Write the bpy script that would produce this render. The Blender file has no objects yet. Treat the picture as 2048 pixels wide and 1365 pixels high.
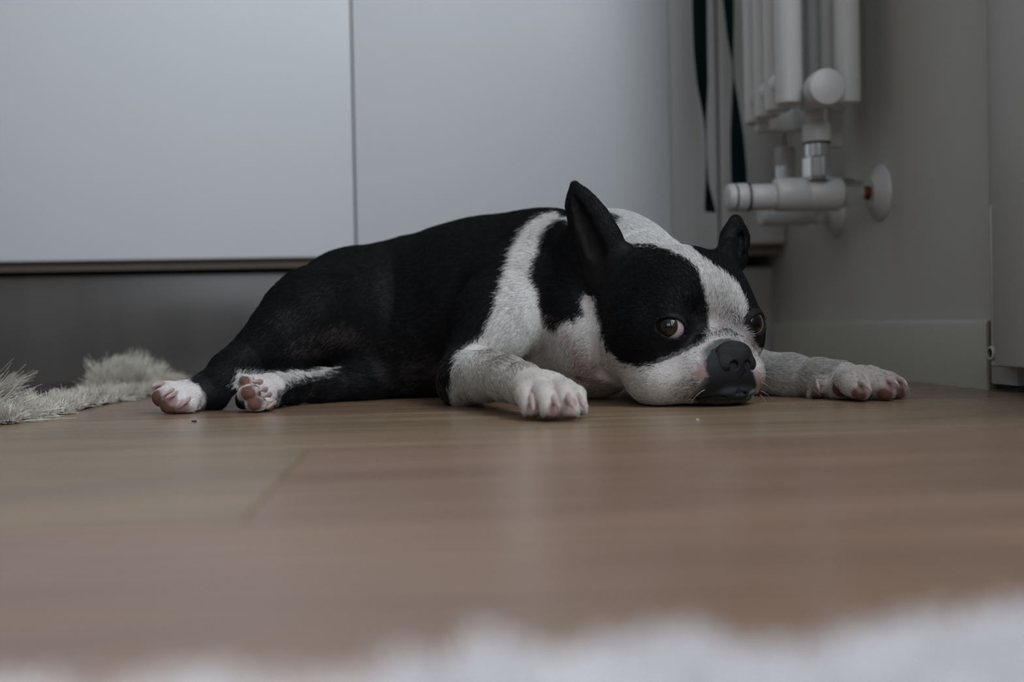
import bpy, bmesh, math, random
import numpy as np
from mathutils import Vector, Matrix
sc = bpy.context.scene
random.seed(4); rng = np.random.default_rng(4)

# ------------------------------------------------------------------ camera
FPX = 2300.0
CAM = np.array([0.0, 0.0, 0.075])
def _basis(yaw, pitch, roll):
    y, p, r = map(math.radians, (yaw, pitch, roll))
    F = np.array([math.sin(y)*math.cos(p), math.cos(y)*math.cos(p), -math.sin(p)])
    R0 = np.array([math.cos(y), -math.sin(y), 0.0]); U0 = np.cross(R0, F)
    return F, R0*math.cos(r)-U0*math.sin(r), U0*math.cos(r)+R0*math.sin(r)
FW, RT, UP = _basis(4.5, 0.67, 1.15)
def W(px, py, d):
    """real-world point seen at pixel (px,py) of the photo, d metres in front of the lens"""
    return CAM + FW*d + RT*(px-1024)/FPX*d - UP*(py-682.5)/FPX*d
cd = bpy.data.cameras.new('camera'); cam = bpy.data.objects.new('camera', cd)
sc.collection.objects.link(cam); sc.camera = cam
cam.matrix_world = Matrix(((RT[0], UP[0], -FW[0], CAM[0]), (RT[1], UP[1], -FW[1], CAM[1]), (RT[2], UP[2], -FW[2], CAM[2]), (0, 0, 0, 1)))
cd.sensor_width = 36; cd.lens = FPX/2048*36; cd.clip_start = 0.01
cd.dof.use_dof = True; cd.dof.focus_distance = 1.06; cd.dof.aperture_fstop = 3.4

# ------------------------------------------------------------------ world, light, exposure
wd = bpy.data.worlds.new('world'); sc.world = wd; wd.use_nodes = True
bg = wd.node_tree.nodes['Background']
bg.inputs[0].default_value = (0.62, 0.74, 1.0, 1); bg.inputs[1].default_value = 0.6
def area(name, loc, rot, sx, sy, power, col):
    l = bpy.data.lights.new(name, 'AREA'); l.shape = 'RECTANGLE'; l.size = sx; l.size_y = sy
    l.energy = power; l.color = col
    o = bpy.data.objects.new(name, l); o.location = loc; o.rotation_euler = rot; sc.collection.objects.link(o)
    return o
area('daylight_through_balcony_door', (0.599, 0.13, 1.27), (0, math.radians(90), 0), 1.5, 1.65, 46.0, (0.86, 0.92, 1.0))
area('fill_light_behind_camera', (-0.45, -2.05, 1.65), (math.radians(86), 0, 0), 1.5, 1.2, 18.5, (0.86, 0.92, 1.0))  # added fill light behind the camera; the rear wall has no window
sc.view_settings.view_transform = 'Standard'; sc.view_settings.look = 'None'
sc.view_settings.gamma = 1.0; sc.view_settings.use_curve_mapping = False
sc.view_settings.exposure = 0.0
sc.cycles.use_denoising = True; sc.cycles.denoising_prefilter = 'FAST'
sc.cycles.max_bounces = 8; sc.cycles.diffuse_bounces = 4; sc.cycles.glossy_bounces = 4

# ------------------------------------------------------------------ materials
def mat(name, col, rough=0.5, spec=0.5, metal=0.0, coat=0.0, sheen=0.0):
    m = bpy.data.materials.new(name); m.use_nodes = True
    b = m.node_tree.nodes['Principled BSDF']
    b.inputs['Base Color'].default_value = (*col, 1); b.inputs['Roughness'].default_value = rough
    b.inputs['Specular IOR Level'].default_value = spec; b.inputs['Metallic'].default_value = metal
    b.inputs['Coat Weight'].default_value = coat; b.inputs['Sheen Weight'].default_value = sheen
    return m
def N(m, t, **kw):
    n = m.node_tree.nodes.new(t)
    for k, v in kw.items(): setattr(n, k, v)
    return n
def noisy(m, col, amount=0.08, scale=(8, 8, 8), bump=0.0, bscale=200.0, detail=4.0, rough_var=0.0):
    """base colour varied by object-space noise, with an optional fine relief"""
    L = m.node_tree.links; b = m.node_tree.nodes['Principled BSDF']
    tc = N(m, 'ShaderNodeTexCoord'); mp = N(m, 'ShaderNodeMapping'); mp.inputs['Scale'].default_value = scale
    L.new(tc.outputs['Object'], mp.inputs[0])
    nz = N(m, 'ShaderNodeTexNoise'); nz.inputs['Scale'].default_value = 1.0; nz.inputs['Detail'].default_value = detail
    L.new(mp.outputs[0], nz.inputs['Vector'])
    cr = N(m, 'ShaderNodeValToRGB'); cr.color_ramp.elements[0].position = 0.3; cr.color_ramp.elements[1].position = 0.7
    cr.color_ramp.elements[0].color = (*[c*(1-amount) for c in col], 1); cr.color_ramp.elements[1].color = (*[min(1, c*(1+amount)) for c in col], 1)
    L.new(nz.outputs['Fac'], cr.inputs[0]); L.new(cr.outputs[0], b.inputs['Base Color'])
    if rough_var:
        r0 = b.inputs['Roughness'].default_value; mr = N(m, 'ShaderNodeMapRange')
        mr.inputs['To Min'].default_value = r0-rough_var; mr.inputs['To Max'].default_value = r0+rough_var
        L.new(nz.outputs['Fac'], mr.inputs['Value']); L.new(mr.outputs[0], b.inputs['Roughness'])
    if bump:
        n2 = N(m, 'ShaderNodeTexNoise'); n2.inputs['Scale'].default_value = bscale; n2.inputs['Detail'].default_value = 3
        L.new(tc.outputs['Object'], n2.inputs['Vector'])
        bp = N(m, 'ShaderNodeBump'); bp.inputs['Strength'].default_value = bump; bp.inputs['Distance'].default_value = 0.002
        L.new(n2.outputs['Fac'], bp.inputs['Height']); L.new(bp.outputs[0], b.inputs['Normal'])
    return m
M = {}
M['door'] = noisy(mat('cabinet_lacquer', (0.745, 0.775, 0.80), 0.32, 0.35), (0.745, 0.775, 0.80), 0.015, (3, 3, 3), 0.05, 700)
M['edge'] = noisy(mat('taupe_edge', (0.22, 0.19, 0.16), 0.5), (0.22, 0.19, 0.16), 0.06, (4, 20, 20))
M['plinth'] = noisy(mat('plinth_streaked', (0.095, 0.090, 0.085), 0.3, 0.6), (0.095, 0.090, 0.085), 0.28, (9, 9, 0.6), 0, rough_var=0.08)  # base colour streaked vertically by stretched noise
M['wall'] = noisy(mat('painted_wall', (0.52, 0.51, 0.475), 0.8, 0.2), (0.52, 0.51, 0.475), 0.03, (5, 5, 5), 0.25, 260)
M['room'] = noisy(mat('unseen_room_paint', (0.30, 0.29, 0.27), 0.8, 0.2), (0.30, 0.29, 0.27), 0.05, (3, 3, 3))
M['ceil'] = noisy(mat('painted_ceiling', (0.5, 0.5, 0.49), 0.9, 0.1), (0.5, 0.5, 0.49), 0.02, (2, 2, 2))
M['trim'] = noisy(mat('white_trim_paint', (0.50, 0.495, 0.44), 0.4, 0.4), (0.50, 0.495, 0.44), 0.03, (6, 6, 6), 0.08, 300)
M['filler'] = noisy(mat('filler_lacquer', (0.60, 0.60, 0.60), 0.4, 0.35), (0.60, 0.60, 0.60), 0.02, (3, 3, 3))
M['frame'] = noisy(mat('door_frame_paint', (0.48, 0.48, 0.46), 0.35, 0.4), (0.48, 0.48, 0.46), 0.03, (6, 6, 6))
M['rad'] = noisy(mat('radiator_enamel', (0.62, 0.615, 0.60), 0.22, 0.5, coat=0.4), (0.62, 0.615, 0.60), 0.02, (6, 6, 6))
M['plastic'] = noisy(mat('white_plastic', (0.54, 0.53, 0.52), 0.38, 0.5), (0.54, 0.53, 0.52), 0.02, (9, 9, 9))
M['chrome'] = noisy(mat('chrome', (0.75, 0.76, 0.78), 0.09, 0.5, 1.0), (0.75, 0.76, 0.78), 0.04, (30, 30, 30))
M['copper'] = noisy(mat('copper', (0.26, 0.09, 0.04), 0.35, 0.5, 1.0), (0.26, 0.09, 0.04), 0.1, (60, 60, 60))
M['dark'] = noisy(mat('dark_seal_and_shade', (0.02, 0.02, 0.022), 0.6), (0.02, 0.02, 0.022), 0.1)  # also colours the painted shade in valve grooves and hinge hole
M['strap'] = noisy(mat('strap_webbing', (0.004, 0.016, 0.016), 0.85, 0.1), (0.004, 0.016, 0.016), 0.3, (40, 40, 700), 0.3, 1500)
def wood(name, tone):
    m = mat(name, tone, 0.3, 0.42); L = m.node_tree.links; b = m.node_tree.nodes['Principled BSDF']
    tc = N(m, 'ShaderNodeTexCoord'); mp = N(m, 'ShaderNodeMapping'); mp.inputs['Scale'].default_value = (2.2, 42, 42)
    L.new(tc.outputs['Object'], mp.inputs[0])
    nz = N(m, 'ShaderNodeTexNoise'); nz.inputs['Scale'].default_value = 1.0; nz.inputs['Detail'].default_value = 6; nz.inputs['Distortion'].default_value = 0.6
    L.new(mp.outputs[0], nz.inputs['Vector'])
    mp2 = N(m, 'ShaderNodeMapping'); mp2.inputs['Scale'].default_value = (2.6, 9, 9); L.new(tc.outputs['Object'], mp2.inputs[0])
    n3 = N(m, 'ShaderNodeTexNoise'); n3.inputs['Scale'].default_value = 1.0; n3.inputs['Detail'].default_value = 3; n3.inputs['Distortion'].default_value = 1.2
    L.new(mp2.outputs[0], n3.inputs['Vector'])
    mx = N(m, 'ShaderNodeMath', operation='ADD'); ml = N(m, 'ShaderNodeMath', operation='MULTIPLY'); ml.inputs[1].default_value = 0.5
    L.new(nz.outputs['Fac'], mx.inputs[0]); L.new(n3.outputs['Fac'], mx.inputs[1]); L.new(mx.outputs[0], ml.inputs[0])
    cr = N(m, 'ShaderNodeValToRGB'); e = cr.color_ramp.elements
    e[0].position = 0.36; e[0].color = (*[c*0.74 for c in tone], 1); e[1].position = 0.64; e[1].color = (*[c*1.2 for c in tone], 1)
    L.new(ml.outputs[0], cr.inputs[0]); L.new(cr.outputs[0], b.inputs['Base Color'])
    mr = N(m, 'ShaderNodeMapRange'); mr.inputs['To Min'].default_value = 0.2; mr.inputs['To Max'].default_value = 0.36
    L.new(nz.outputs['Fac'], mr.inputs['Value']); L.new(mr.outputs[0], b.inputs['Roughness'])
    bp = N(m, 'ShaderNodeBump'); bp.inputs['Strength'].default_value = 0.22; bp.inputs['Distance'].default_value = 0.0008
    L.new(nz.outputs['Fac'], bp.inputs['Height']); L.new(bp.outputs[0], b.inputs['Normal'])
    return m
WOODS = [wood('oak_laminate_brown', (0.225, 0.143, 0.092)), wood('oak_laminate_pale', (0.245, 0.170, 0.105)),
         wood('oak_laminate_red', (0.238, 0.147, 0.099)), wood('oak_laminate_grey', (0.216, 0.142, 0.097))]
# colours stored on the surface itself
def attr_mat(name, rough, spec, sheen=0.0, bump=0.0):
    m = mat(name, (0.1, 0.1, 0.1), rough, spec, sheen=sheen); L = m.node_tree.links; b = m.node_tree.nodes['Principled BSDF']
    a = N(m, 'ShaderNodeAttribute', attribute_name='coat'); L.new(a.outputs['Color'], b.inputs['Base Color'])
    if bump:
        tc = N(m, 'ShaderNodeTexCoord'); n2 = N(m, 'ShaderNodeTexNoise'); n2.inputs['Scale'].default_value = 900; n2.inputs['Detail'].default_value = 2
        L.new(tc.outputs['Object'], n2.inputs['Vector']); bp = N(m, 'ShaderNodeBump'); bp.inputs['Strength'].default_value = bump; bp.inputs['Distance'].default_value = 0.0006
        L.new(n2.outputs['Fac'], bp.inputs['Height']); L.new(bp.outputs[0], b.inputs['Normal'])
    return m
M['skin'] = attr_mat('dog_skin', 0.62, 0.16, bump=0.35)
M['fur'] = attr_mat('dog_fur', 0.6, 0.12)
M['fibre'] = attr_mat('wool_fibre', 0.9, 0.05)

# ------------------------------------------------------------------ helpers
def link(o, parent=None):
    sc.collection.objects.link(o)
    if parent is not None: o.parent = parent
    return o
def tag(o, label=None, cat=None, group=None, kind=None):
    if label: o['label'] = label
    if cat: o['category'] = cat
    if group: o['group'] = group
    if kind: o['kind'] = kind
    return o
def empty(name, loc=(0, 0, 0)):
    o = bpy.data.objects.new(name, None); o.location = loc; o.empty_display_size = 0.05; return link(o)
def obj(name, bm, m, parent=None, smooth=True, angle=35):
    """links one bmesh (world coordinates) as one mesh object"""
    bmesh.ops.recalc_face_normals(bm, faces=bm.faces)
    me = bpy.data.meshes.new(name); bm.to_mesh(me); bm.free(); me.materials.append(m)
    o = bpy.data.objects.new(name, me); link(o)
    if smooth:
        for p in me.polygons: p.use_smooth = True
        try: me.set_sharp_from_angle(angle=math.radians(angle))
        except Exception: pass
    if parent is not None:
        o.parent = parent; o.matrix_parent_inverse = Matrix.Translation(-Vector(parent.location))
    return o
def box(bm, x0, x1, y0, y1, z0, z1, bev=0.0, seg=2):
    r = bmesh.ops.create_cube(bm, size=1.0); vs = r['verts']
    for v in vs:
        v.co = Vector(((x0+x1)/2+v.co.x*(x1-x0), (y0+y1)/2+v.co.y*(y1-y0), (z0+z1)/2+v.co.z*(z1-z0)))
    if bev > 0:
        es = {e for v in vs for e in v.link_edges}
        bmesh.ops.bevel(bm, geom=list(es), offset=bev, segments=seg, affect='EDGES', profile=0.5)
def lathe(bm, p, axis, prof, n=36):
    """profile [(distance along axis, radius)] revolved about axis through p"""
    a = Vector(axis).normalized(); u = a.orthogonal().normalized(); v = a.cross(u); p = Vector(p)
    rings = []
    for t, r in prof:
        if r < 1e-6: rings.append([bm.verts.new(p+a*t)]); continue
        rings.append([bm.verts.new(p+a*t+(u*math.cos(2*math.pi*i/n)+v*math.sin(2*math.pi*i/n))*r) for i in range(n)])
    for A, B in zip(rings, rings[1:]):
        if len(A) == 1 and len(B) == 1: continue
        for i in range(n):
            j = (i+1) % n
            if len(A) == 1: bm.faces.new((A[0], B[i], B[j]))
            elif len(B) == 1: bm.faces.new((A[i], A[j], B[0]))
            else: bm.faces.new((A[i], A[j], B[j], B[i]))
    return bm
def cyl_prof(l, r, b=0.001):
    return [(0, 0), (0, r-b), (b*0.3, r-b*0.3), (b, r), (l-b, r), (l-b*0.3, r-b*0.3), (l, r-b), (l, 0)]
def BM(): return bmesh.new()

# ================================================================== the setting
XW = 0.602     # right wall face
YC = 1.85      # cabinet fronts
bm = BM(); box(bm, -2.2, 0.9, -2.1, 2.6, -0.06, -0.012)
floor = tag(obj('floor', bm, WOODS[0], smooth=False), 'brown wood laminate floor under the dog and rugs', kind='structure')
bm = BM(); box(bm, 0, 1, 0, 1, 0, 1); bm.free()
ROWS, PW, PL = [], 0.29, 1.28
k = 0
Y0 = 0.752-PW*10
row = 0; seen = {}
while Y0+PW*row < 2.2:
    ya = Y0+PW*row; yb = ya+PW
    off = -0.073 if row == 9 else -0.073+[0.0, 0.47, 0.83, 0.24, 0.62, 1.02][row % 6]
    x = off-PL*2
    while x < 0.6:
        x0, x1 = max(x, -2.0), min(x+PL, 0.60)
        if x1-x0 > 0.05:
            g = 0.00035
            bm = BM(); box(bm, 0+g, (x1-x0)-g, g, PW-g, -0.0125, 0.0, 0.0005, 1)
            wi = 2 if (row == 9 and x0 > -0.1) else (1 if row == 9 else (row*2+k*3+1) % 4)
            o = obj('plank', bm, WOODS[wi], smooth=False)
            o.location = (x0, ya, 0); o.parent = floor
            k += 1
        x += PL
    row += 1

def struct(name, bm, m, label=None, parent=None):
    o = obj(name, bm, m, parent, smooth=True); o['kind'] = 'structure'
    if label: o['label'] = label
    return o
bm = BM(); box(bm, XW, XW+0.12, 1.16, 2.5, 0, 2.5); box(bm, XW, XW+0.12, -0.80, 1.16, 2.16, 2.5); box(bm, XW, XW+0.12, -2.1, -0.80, 0, 2.5)
struct('wall_right', bm, M['wall'], 'plain off-white wall behind the radiator')
bm = BM(); box(bm, -2.2, XW+0.12, 2.5, 2.6, 0, 2.5); struct('wall_back', bm, M['wall'])
bm = BM(); box(bm, -2.2, -2.1, -2.1, 2.5, 0, 2.5); struct('wall_left', bm, M['room'])
bm = BM(); box(bm, -2.2, XW+0.12, -2.2, -2.1, 0, 2.5); struct('wall_rear', bm, M['room'])
bm = BM(); box(bm, -2.2, XW+0.12, -2.2, 2.6, 2.5, 2.56); struct('ceiling', bm, M['ceil'])
# baseboard with an eased top and a cut end beside the door frame
bm = BM(); vs = []
pr = [(XW, 0.0), (0.590, 0.0), (0.590, 0.0675), (0.5915, 0.0715), (0.595, 0.0735), (XW, 0.0740)]
for y in (1.163, 1.90): vs.append([bm.verts.new((a, y, b)) for a, b in pr])
for i in range(len(pr)):
    j = (i+1) % len(pr); bm.faces.new((vs[0][i], vs[0][j], vs[1][j], vs[1][i]))
bm.faces.new(vs[0]); bm.faces.new(vs[1][::-1])
struct('baseboard_right', bm, M['trim'], 'off-white baseboard along the right wall')
bm = BM(); box(bm, 0.5925, XW, 1.1605, 1.1628, 0.0, 0.071)
struct('trim_2', bm, M['edge'], 'brown raw cut end of the baseboard')

# balcony door in the right wall: fixed frame, hinged leaf, glass, hinge
dr = tag(empty('door_1', (0.6, 0.2, 0)), 'white balcony door at the right edge beside the baseboard', kind='structure')
bm = BM()
box(bm, 0.592, 0.70, 1.105, 1.158, 0.006, 2.16, 0.002)
box(bm, 0.592, 0.70, -0.80, -0.745, 0.006, 2.16, 0.002); box(bm, 0.592, 0.70, -0.745, 1.105, 2.105, 2.16, 0.002)
box(bm, 0.60, 0.70, -0.745, 1.105, 0.006, 0.022, 0.002)
obj('door_frame', bm, M['frame'], dr)
bm = BM(); box(bm, 0.5985, 0.70, -0.8, 1.158, -0.011, 0.0058); obj('threshold', bm, M['dark'], dr)
for a, b in ((0.19, 1.113), (-0.75, 0.18)):
    bm = BM()
    box(bm, 0.572, 0.64, b-0.085, b, 0.026, 2.13, 0.004); box(bm, 0.572, 0.64, a, a+0.085, 0.026, 2.13, 0.004)
    box(bm, 0.572, 0.64, a+0.085, b-0.085, 0.026, 0.50, 0.004); box(bm, 0.572, 0.64, a+0.085, b-0.085, 2.05, 2.13, 0.004)
    sash = obj('door_leaf', bm, M['frame'], dr)
    gm = bpy.data.materials.get('window_glass')
    if gm is None:
        gm = bpy.data.materials.new('window_glass'); gm.use_nodes = True; nt = gm.node_tree; nt.nodes.clear()
        o_ = nt.nodes.new('ShaderNodeOutputMaterial'); mx = nt.nodes.new('ShaderNodeMixShader'); fr = nt.nodes.new('ShaderNodeFresnel')
        t_ = nt.nodes.new('ShaderNodeBsdfTransparent'); g_ = nt.nodes.new('ShaderNodeBsdfGlossy'); g_.inputs['Roughness'].default_value = 0.01
        nt.links.new(fr.outputs[0], mx.inputs[0]); nt.links.new(t_.outputs[0], mx.inputs[1]); nt.links.new(g_.outputs[0], mx.inputs[2]); nt.links.new(mx.outputs[0], o_.inputs[0])
    bm = BM(); box(bm, 0.604, 0.610, a+0.085, b-0.085, 0.50, 2.05); obj('pane', bm, gm, dr, smooth=False)
# hinge cover and its open lower bearing
bm = BM(); lathe(bm, (0.5785, 1.1215, 0.045), (0, 0, 1), [(0, 0), (0, 0.0030), (0.001, 0.0036), (0.140, 0.0036), (0.1445, 0.0022), (0.1455, 0)], 20)
box(bm, 0.578, 0.593, 1.1175, 1.1255, 0.05, 0.183, 0.001)
hg = obj('hinge', bm, M['frame'], dr)
bm = BM(); lathe(bm, (0.5725, 1.1215, 0.0395), (1, 0, 0), [(0, 0.0048), (0.0, 0.0066), (0.002, 0.0074), (0.021, 0.0074)], 20)
box(bm, 0.574, 0.590, 1.100, 1.1235, 0.026, 0.031, 0.002)
obj('hinge_socket', bm, M['frame'], dr)
bm = BM(); lathe(bm, (0.5745, 1.1215, 0.0395), (1, 0, 0), cyl_prof(0.01, 0.0048), 16); obj('hinge_hole_shade', bm, M['dark'], dr)  # dark plug stands in for the shade inside the hole

# ================================================================== cabinets
def cabinet(x0, x1, label, group='tall white cabinets'):
    c = tag(empty('storage_cabinet', ((x0+x1)/2, YC, 0)), label, 'cabinet', group)
    bm = BM(); box(bm, x0+0.0008, x1-0.0008, YC+0.0205, 2.44, 0.179, 2.2, 0.0008); obj('carcass', bm, M['edge'], c)
    bm = BM(); box(bm, x0+0.0016, x1-0.0016, YC, YC+0.019, 0.1935, 2.2, 0.0012); obj('door_panel', bm, M['door'], c)
    return c
cabinet(-1.30, -0.7015, 'white flat-fronted tall cabinet at the far left, beside the shaggy rug')
cabinet(-0.70, -0.101, 'white flat-fronted tall cabinet left of the thin vertical seam')
cabinet(-0.101, 0.412, 'white flat-fronted tall cabinet behind the dog, right of the seam')
# plinth under the cabinets
bm = BM(); box(bm, -1.4, 0.415, YC+0.045, YC+0.062, 0.0, 0.172, 0.001)
struct('trim_1', bm, M['plinth'], 'dark grey-brown toe kick below the cabinets')
# filler panels that close the niche between cabinet and right wall
pn = tag(empty('filler_panel', (0.5, YC, 0)), 'narrow grey-white filler boards between cabinet and radiator wall', 'panel')
bm = BM(); box(bm, 0.4110, 0.489, YC+0.002, YC+0.030, 0.196, 2.2, 0.002); obj('board', bm, M['filler'], pn)
bm = BM(); box(bm, 0.4925, XW-0.001, YC-0.004, YC+0.016, 0.204, 2.2, 0.005, 3); obj('board', bm, M['filler'], pn)
bm = BM(); box(bm, 0.4255, XW-0.001, YC+0.0305, YC+0.05, 0.188, 2.2); obj('backing_strip', bm, M['edge'], pn)
bm = BM(); box(bm, 0.4155, XW, YC+0.085, YC+0.10, 0.0, 0.17, 0.001); struct('trim_3', bm, M['wall'], 'pale boxing below the filler boards')
bm = BM(); lathe(bm, (0.515, YC+0.055, 0.0), (0, 0, 1), cyl_prof(0.172, 0.022, 0.003), 28)
struct('trim_4', bm, M['wall'], 'pale rounded pipe cover under the filler board')

# ================================================================== radiator
rd = tag(empty('tube_radiator', (0.53, 1.49, 0)), 'white vertical tube radiator on the right wall', 'radiator')
RX = (0.468, 0.543); RZ = 0.348
for i in range(4):
    y = 1.42+i*0.046
    for x in RX:
        bm = BM(); lathe(bm, (x, y, RZ), (0, 0, 1), [(0, 0), (0, 0.010), (0.0022, 0.0155), (0.006, 0.0172), (1.5, 0.0172), (1.506, 0.01), (1.506, 0)], 32)
        obj('tube', bm, M['rad'], rd)
for x in RX:
    bm = BM(); lathe(bm, (x, 1.425, RZ+0.035), (0, 1, 0), cyl_prof(0.145, 0.0145, 0.003), 24); obj('header', bm, M['rad'], rd)
bm = BM(); box(bm, RX[0]-0.004, RX[1]+0.004, 1.545, 1.565, RZ-0.012, RZ+0.022, 0.006, 3); obj('header_bridge', bm, M['rad'], rd)
bm = BM(); box(bm, 0.535, 0.569, 1.50, 1.52, RZ-0.040, RZ+0.02, 0.005, 3); obj('wall_bracket', bm, M['rad'], rd)
# elbow with a round blind plug, collar and union nut
px_, py_ = 0.504, 1.395
bm = BM(); lathe(bm, (px_-0.003, 1.372, 0.3620), (0, 1, 0), [(0, 0), (0, 0.0195), (0.0012, 0.0218), (0.004, 0.023), (0.022, 0.023), (0.024, 0.020), (0.07, 0.0185), (0.07, 0)], 40)
obj('blind_plug', bm, M['plastic'], rd)
bm = BM(); lathe(bm, (0.5135, 1.45, 0.305), (0, 0, 1), [(0, 0), (0, 0.0125), (0.001, 0.0175), (0.004, 0.0182), (0.022, 0.0182), (0.025, 0.0165), (0.027, 0.0142), (0.055, 0.0142), (0.055, 0)], 36)
obj('collar', bm, M['plastic'], rd)
bm = BM(); lathe(bm, (0.5135, 1.45, 0.3035), (0, 0, 1), cyl_prof(0.003, 0.0176, 0.001), 36); obj('seal_ring', bm, M['dark'], rd)
def nut(name, p, ax, l, r, parent, n=6):
    bm = BM(); lathe(bm, p, ax, [(0, 0), (0, r*0.86), (l*0.10, r), (l*0.62, r), (l*0.66, r*0.84), (l, r*0.84), (l, 0)], n*5)
    a = Vector(ax).normalized(); u = a.orthogonal().normalized(); v = a.cross(u); P0 = Vector(p)
    for w in bm.verts:                                       # flatten towards a hexagon
        q = w.co-P0; t = q.dot(a); x_, y_ = q.dot(u), q.dot(v); rr = math.hypot(x_, y_)
        if rr > 1e-6 and t < l*0.64:
            th = math.atan2(y_, x_); s = math.cos(math.pi/6)/math.cos(((th) % (math.pi/3))-math.pi/6)
            w.co = P0+a*t+(u*x_+v*y_)*min(1, s*1.05)
    return obj(name, bm, M['chrome'], parent, angle=25)
def rosette(name, y, z, x, r, parent):
    bm = BM(); lathe(bm, (XW-0.0003, y, z), (-1, 0, 0), [(0, 0), (0, r), (0.002, r*0.99), (0.006, r*0.9), (0.011, r*0.62), (0.015, r*0.5), (0.015, 0)], 48)
    return obj(name, bm, M['plastic'], parent)
# supply valve with thermostatic head, lying across in front of the wall
vz, vy = 0.2405, 1.462
tv = tag(empty('thermostatic_valve', (0.47, vy, vz)), 'white thermostatic valve with ribbed round head under the radiator', 'valve')
bm = BM(); lathe(bm, (0.459, vy, vz), (1, 0, 0), [(0, 0), (0, 0.0165), (0.002, 0.0205), (0.006, 0.0218), (0.0425, 0.0218), (0.0435, 0.0212), (0.0445, 0.0218), (0.083, 0.0218), (0.088, 0.0205), (0.091, 0.016), (0.091, 0)], 48); obj('valve_body', bm, M['plastic'], tv)
bm = BM(); lathe(bm, (0.3965, vy, vz-0.003), (1, 0, 0), [(0, 0), (0, 0.0135), (0.002, 0.0168), (0.006, 0.0178), (0.0105, 0.0178)], 40); th = obj('thermostat_cap', bm, M['plastic'], tv)
bm = BM(); lathe(bm, (0.4070, vy, vz-0.003), (1, 0, 0), [(0, 0.0), (0, 0.0170), (0.0022, 0.0172), (0.0022, 0)], 40); obj('groove_shade_ring', bm, M['dark'], tv)  # dark ring paints the shade inside a groove of the head
bm = BM(); lathe(bm, (0.4092, vy, vz-0.003), (1, 0, 0), cyl_prof(0.0145, 0.0182, 0.001), 40); obj('thermostat_dial', bm, M['plastic'], tv)
bm = BM(); lathe(bm, (0.4237, vy, vz-0.003), (1, 0, 0), [(0, 0.0), (0, 0.0186), (0.0025, 0.0187), (0.0025, 0)], 40); obj('groove_shade_ring', bm, M['dark'], tv)
bm = BM(); lathe(bm, (0.4262, vy, vz-0.003), (1, 0, 0), [(0, 0), (0, 0.0150), (0.004, 0.0168), (0.030, 0.0172), (0.036, 0.014), (0.036, 0)], 40); obj('thermostat_neck', bm, M['plastic'], tv)
nut('union_nut', (0.5135, 1.45, 0.257), (0, 0, 1), 0.046, 0.0185, tv)
nut('wall_nut', (0.548, vy, vz+0.001), (1, 0, 0), 0.026, 0.0195, tv)
bm = BM(); lathe(bm, (0.572, vy, vz+0.001), (1, 0, 0), cyl_prof(0.018, 0.0085), 24); obj('copper_pipe', bm, M['copper'], tv)
rosette('wall_rosette', vy, vz+0.001, 0.6, 0.037, tv)
# return valve behind it
ry, rz = 1.622, 0.232
rv = tag(empty('return_valve', (0.53, ry, rz)), 'plain white return valve half hidden behind the thermostatic one', 'valve')
bm = BM(); lathe(bm, (0.488, ry, rz), (1, 0, 0), [(0, 0), (0, 0.015), (0.003, 0.0185), (0.07, 0.0185), (0.074, 0.0165), (0.078, 0.0165), (0.078, 0)], 40); obj('valve_body', bm, M['plastic'], rv)
nut('union_nut', (0.527, ry, rz+0.0165), (0, 0, 1), 0.050, 0.0185, rv)
bm = BM(); lathe(bm, (0.527, ry, rz+0.0665), (0, 0, 1), cyl_prof(0.028, 0.0145), 30); obj('riser', bm, M['plastic'], rv)
nut('wall_nut', (0.565, ry, rz), (1, 0, 0), 0.024, 0.018, rv)
bm = BM(); lathe(bm, (0.580, ry, rz), (1, 0, 0), cyl_prof(0.012, 0.008), 24); obj('copper_pipe', bm, M['copper'], rv)
rosette('wall_rosette', ry, rz, 0.6, 0.036, rv)

# ================================================================== dark green strap hung on the filler boards
def ribbon(bm, rows, Y, thick=0.0016):
    """rows of (x centre, z, visible width, true width): the strap turns edge-on where it looks narrow"""
    P = []
    pts = np.array([(a, b, c) for a, b, c in rows]); t = np.linspace(0, len(rows)-1, (len(rows)-1)*8+1)
    cx, cz, cw = [np.interp(t, np.arange(len(rows)), pts[:, i]) for i in range(3)]
    ker = np.hanning(9); ker /= ker.sum()
    def sm(a): return np.convolve(np.pad(a, 4, mode='edge'), ker, mode='valid')
    cx, cw = sm(cx), sm(cw); full = pts[:, 2].max(); last = None
    for x, z, w in zip(cx, cz, cw):
        c = min(1.0, w/full); s = math.sqrt(max(0, 1-c*c))
        wv = Vector((c, s, 0))*full/2; nv = Vector((-s, c, 0))*thick/2; o = Vector((x, Y, z))
        r = [bm.verts.new(o+a*wv+b*nv) for a, b in ((-1, -1), (1, -1), (1, 1), (-1, 1))]
        if last:
            for i in range(4):
                j = (i+1) % 4; bm.faces.new((last[i], last[j], r[j], r[i]))
        else: bm.faces.new(r)
        last = r
    bm.faces.new(last[::-1])
def pxrow(px, py, wpx, Y):
    v = W(px, py, 1)-CAM; p = CAM+v*Y/v[1]; return (p[0], p[2], wpx/FPX*Y)
YS = 1.70
st = tag(empty('strap_leash', (0.45, YS, 0)), 'dark green fabric strap hanging in two strands left of the radiator', 'leash')
bm = BM(); ribbon(bm, [pxrow(1398, -260, 30.9, YS), pxrow(1399, -90, 33.5, YS), pxrow(1399, 0, 32.1, YS), pxrow(1401, 100, 30.9, YS), pxrow(1405, 170, 27.0, YS), pxrow(1410, 240, 11.5, YS), pxrow(1413, 300, 7.7, YS), pxrow(1414, 360, 11.5, YS), pxrow(1418, 400, 21.8, YS), pxrow(1421, 425, 27.0, YS)], YS)
obj('strand', bm, M['strap'], st)
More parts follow.
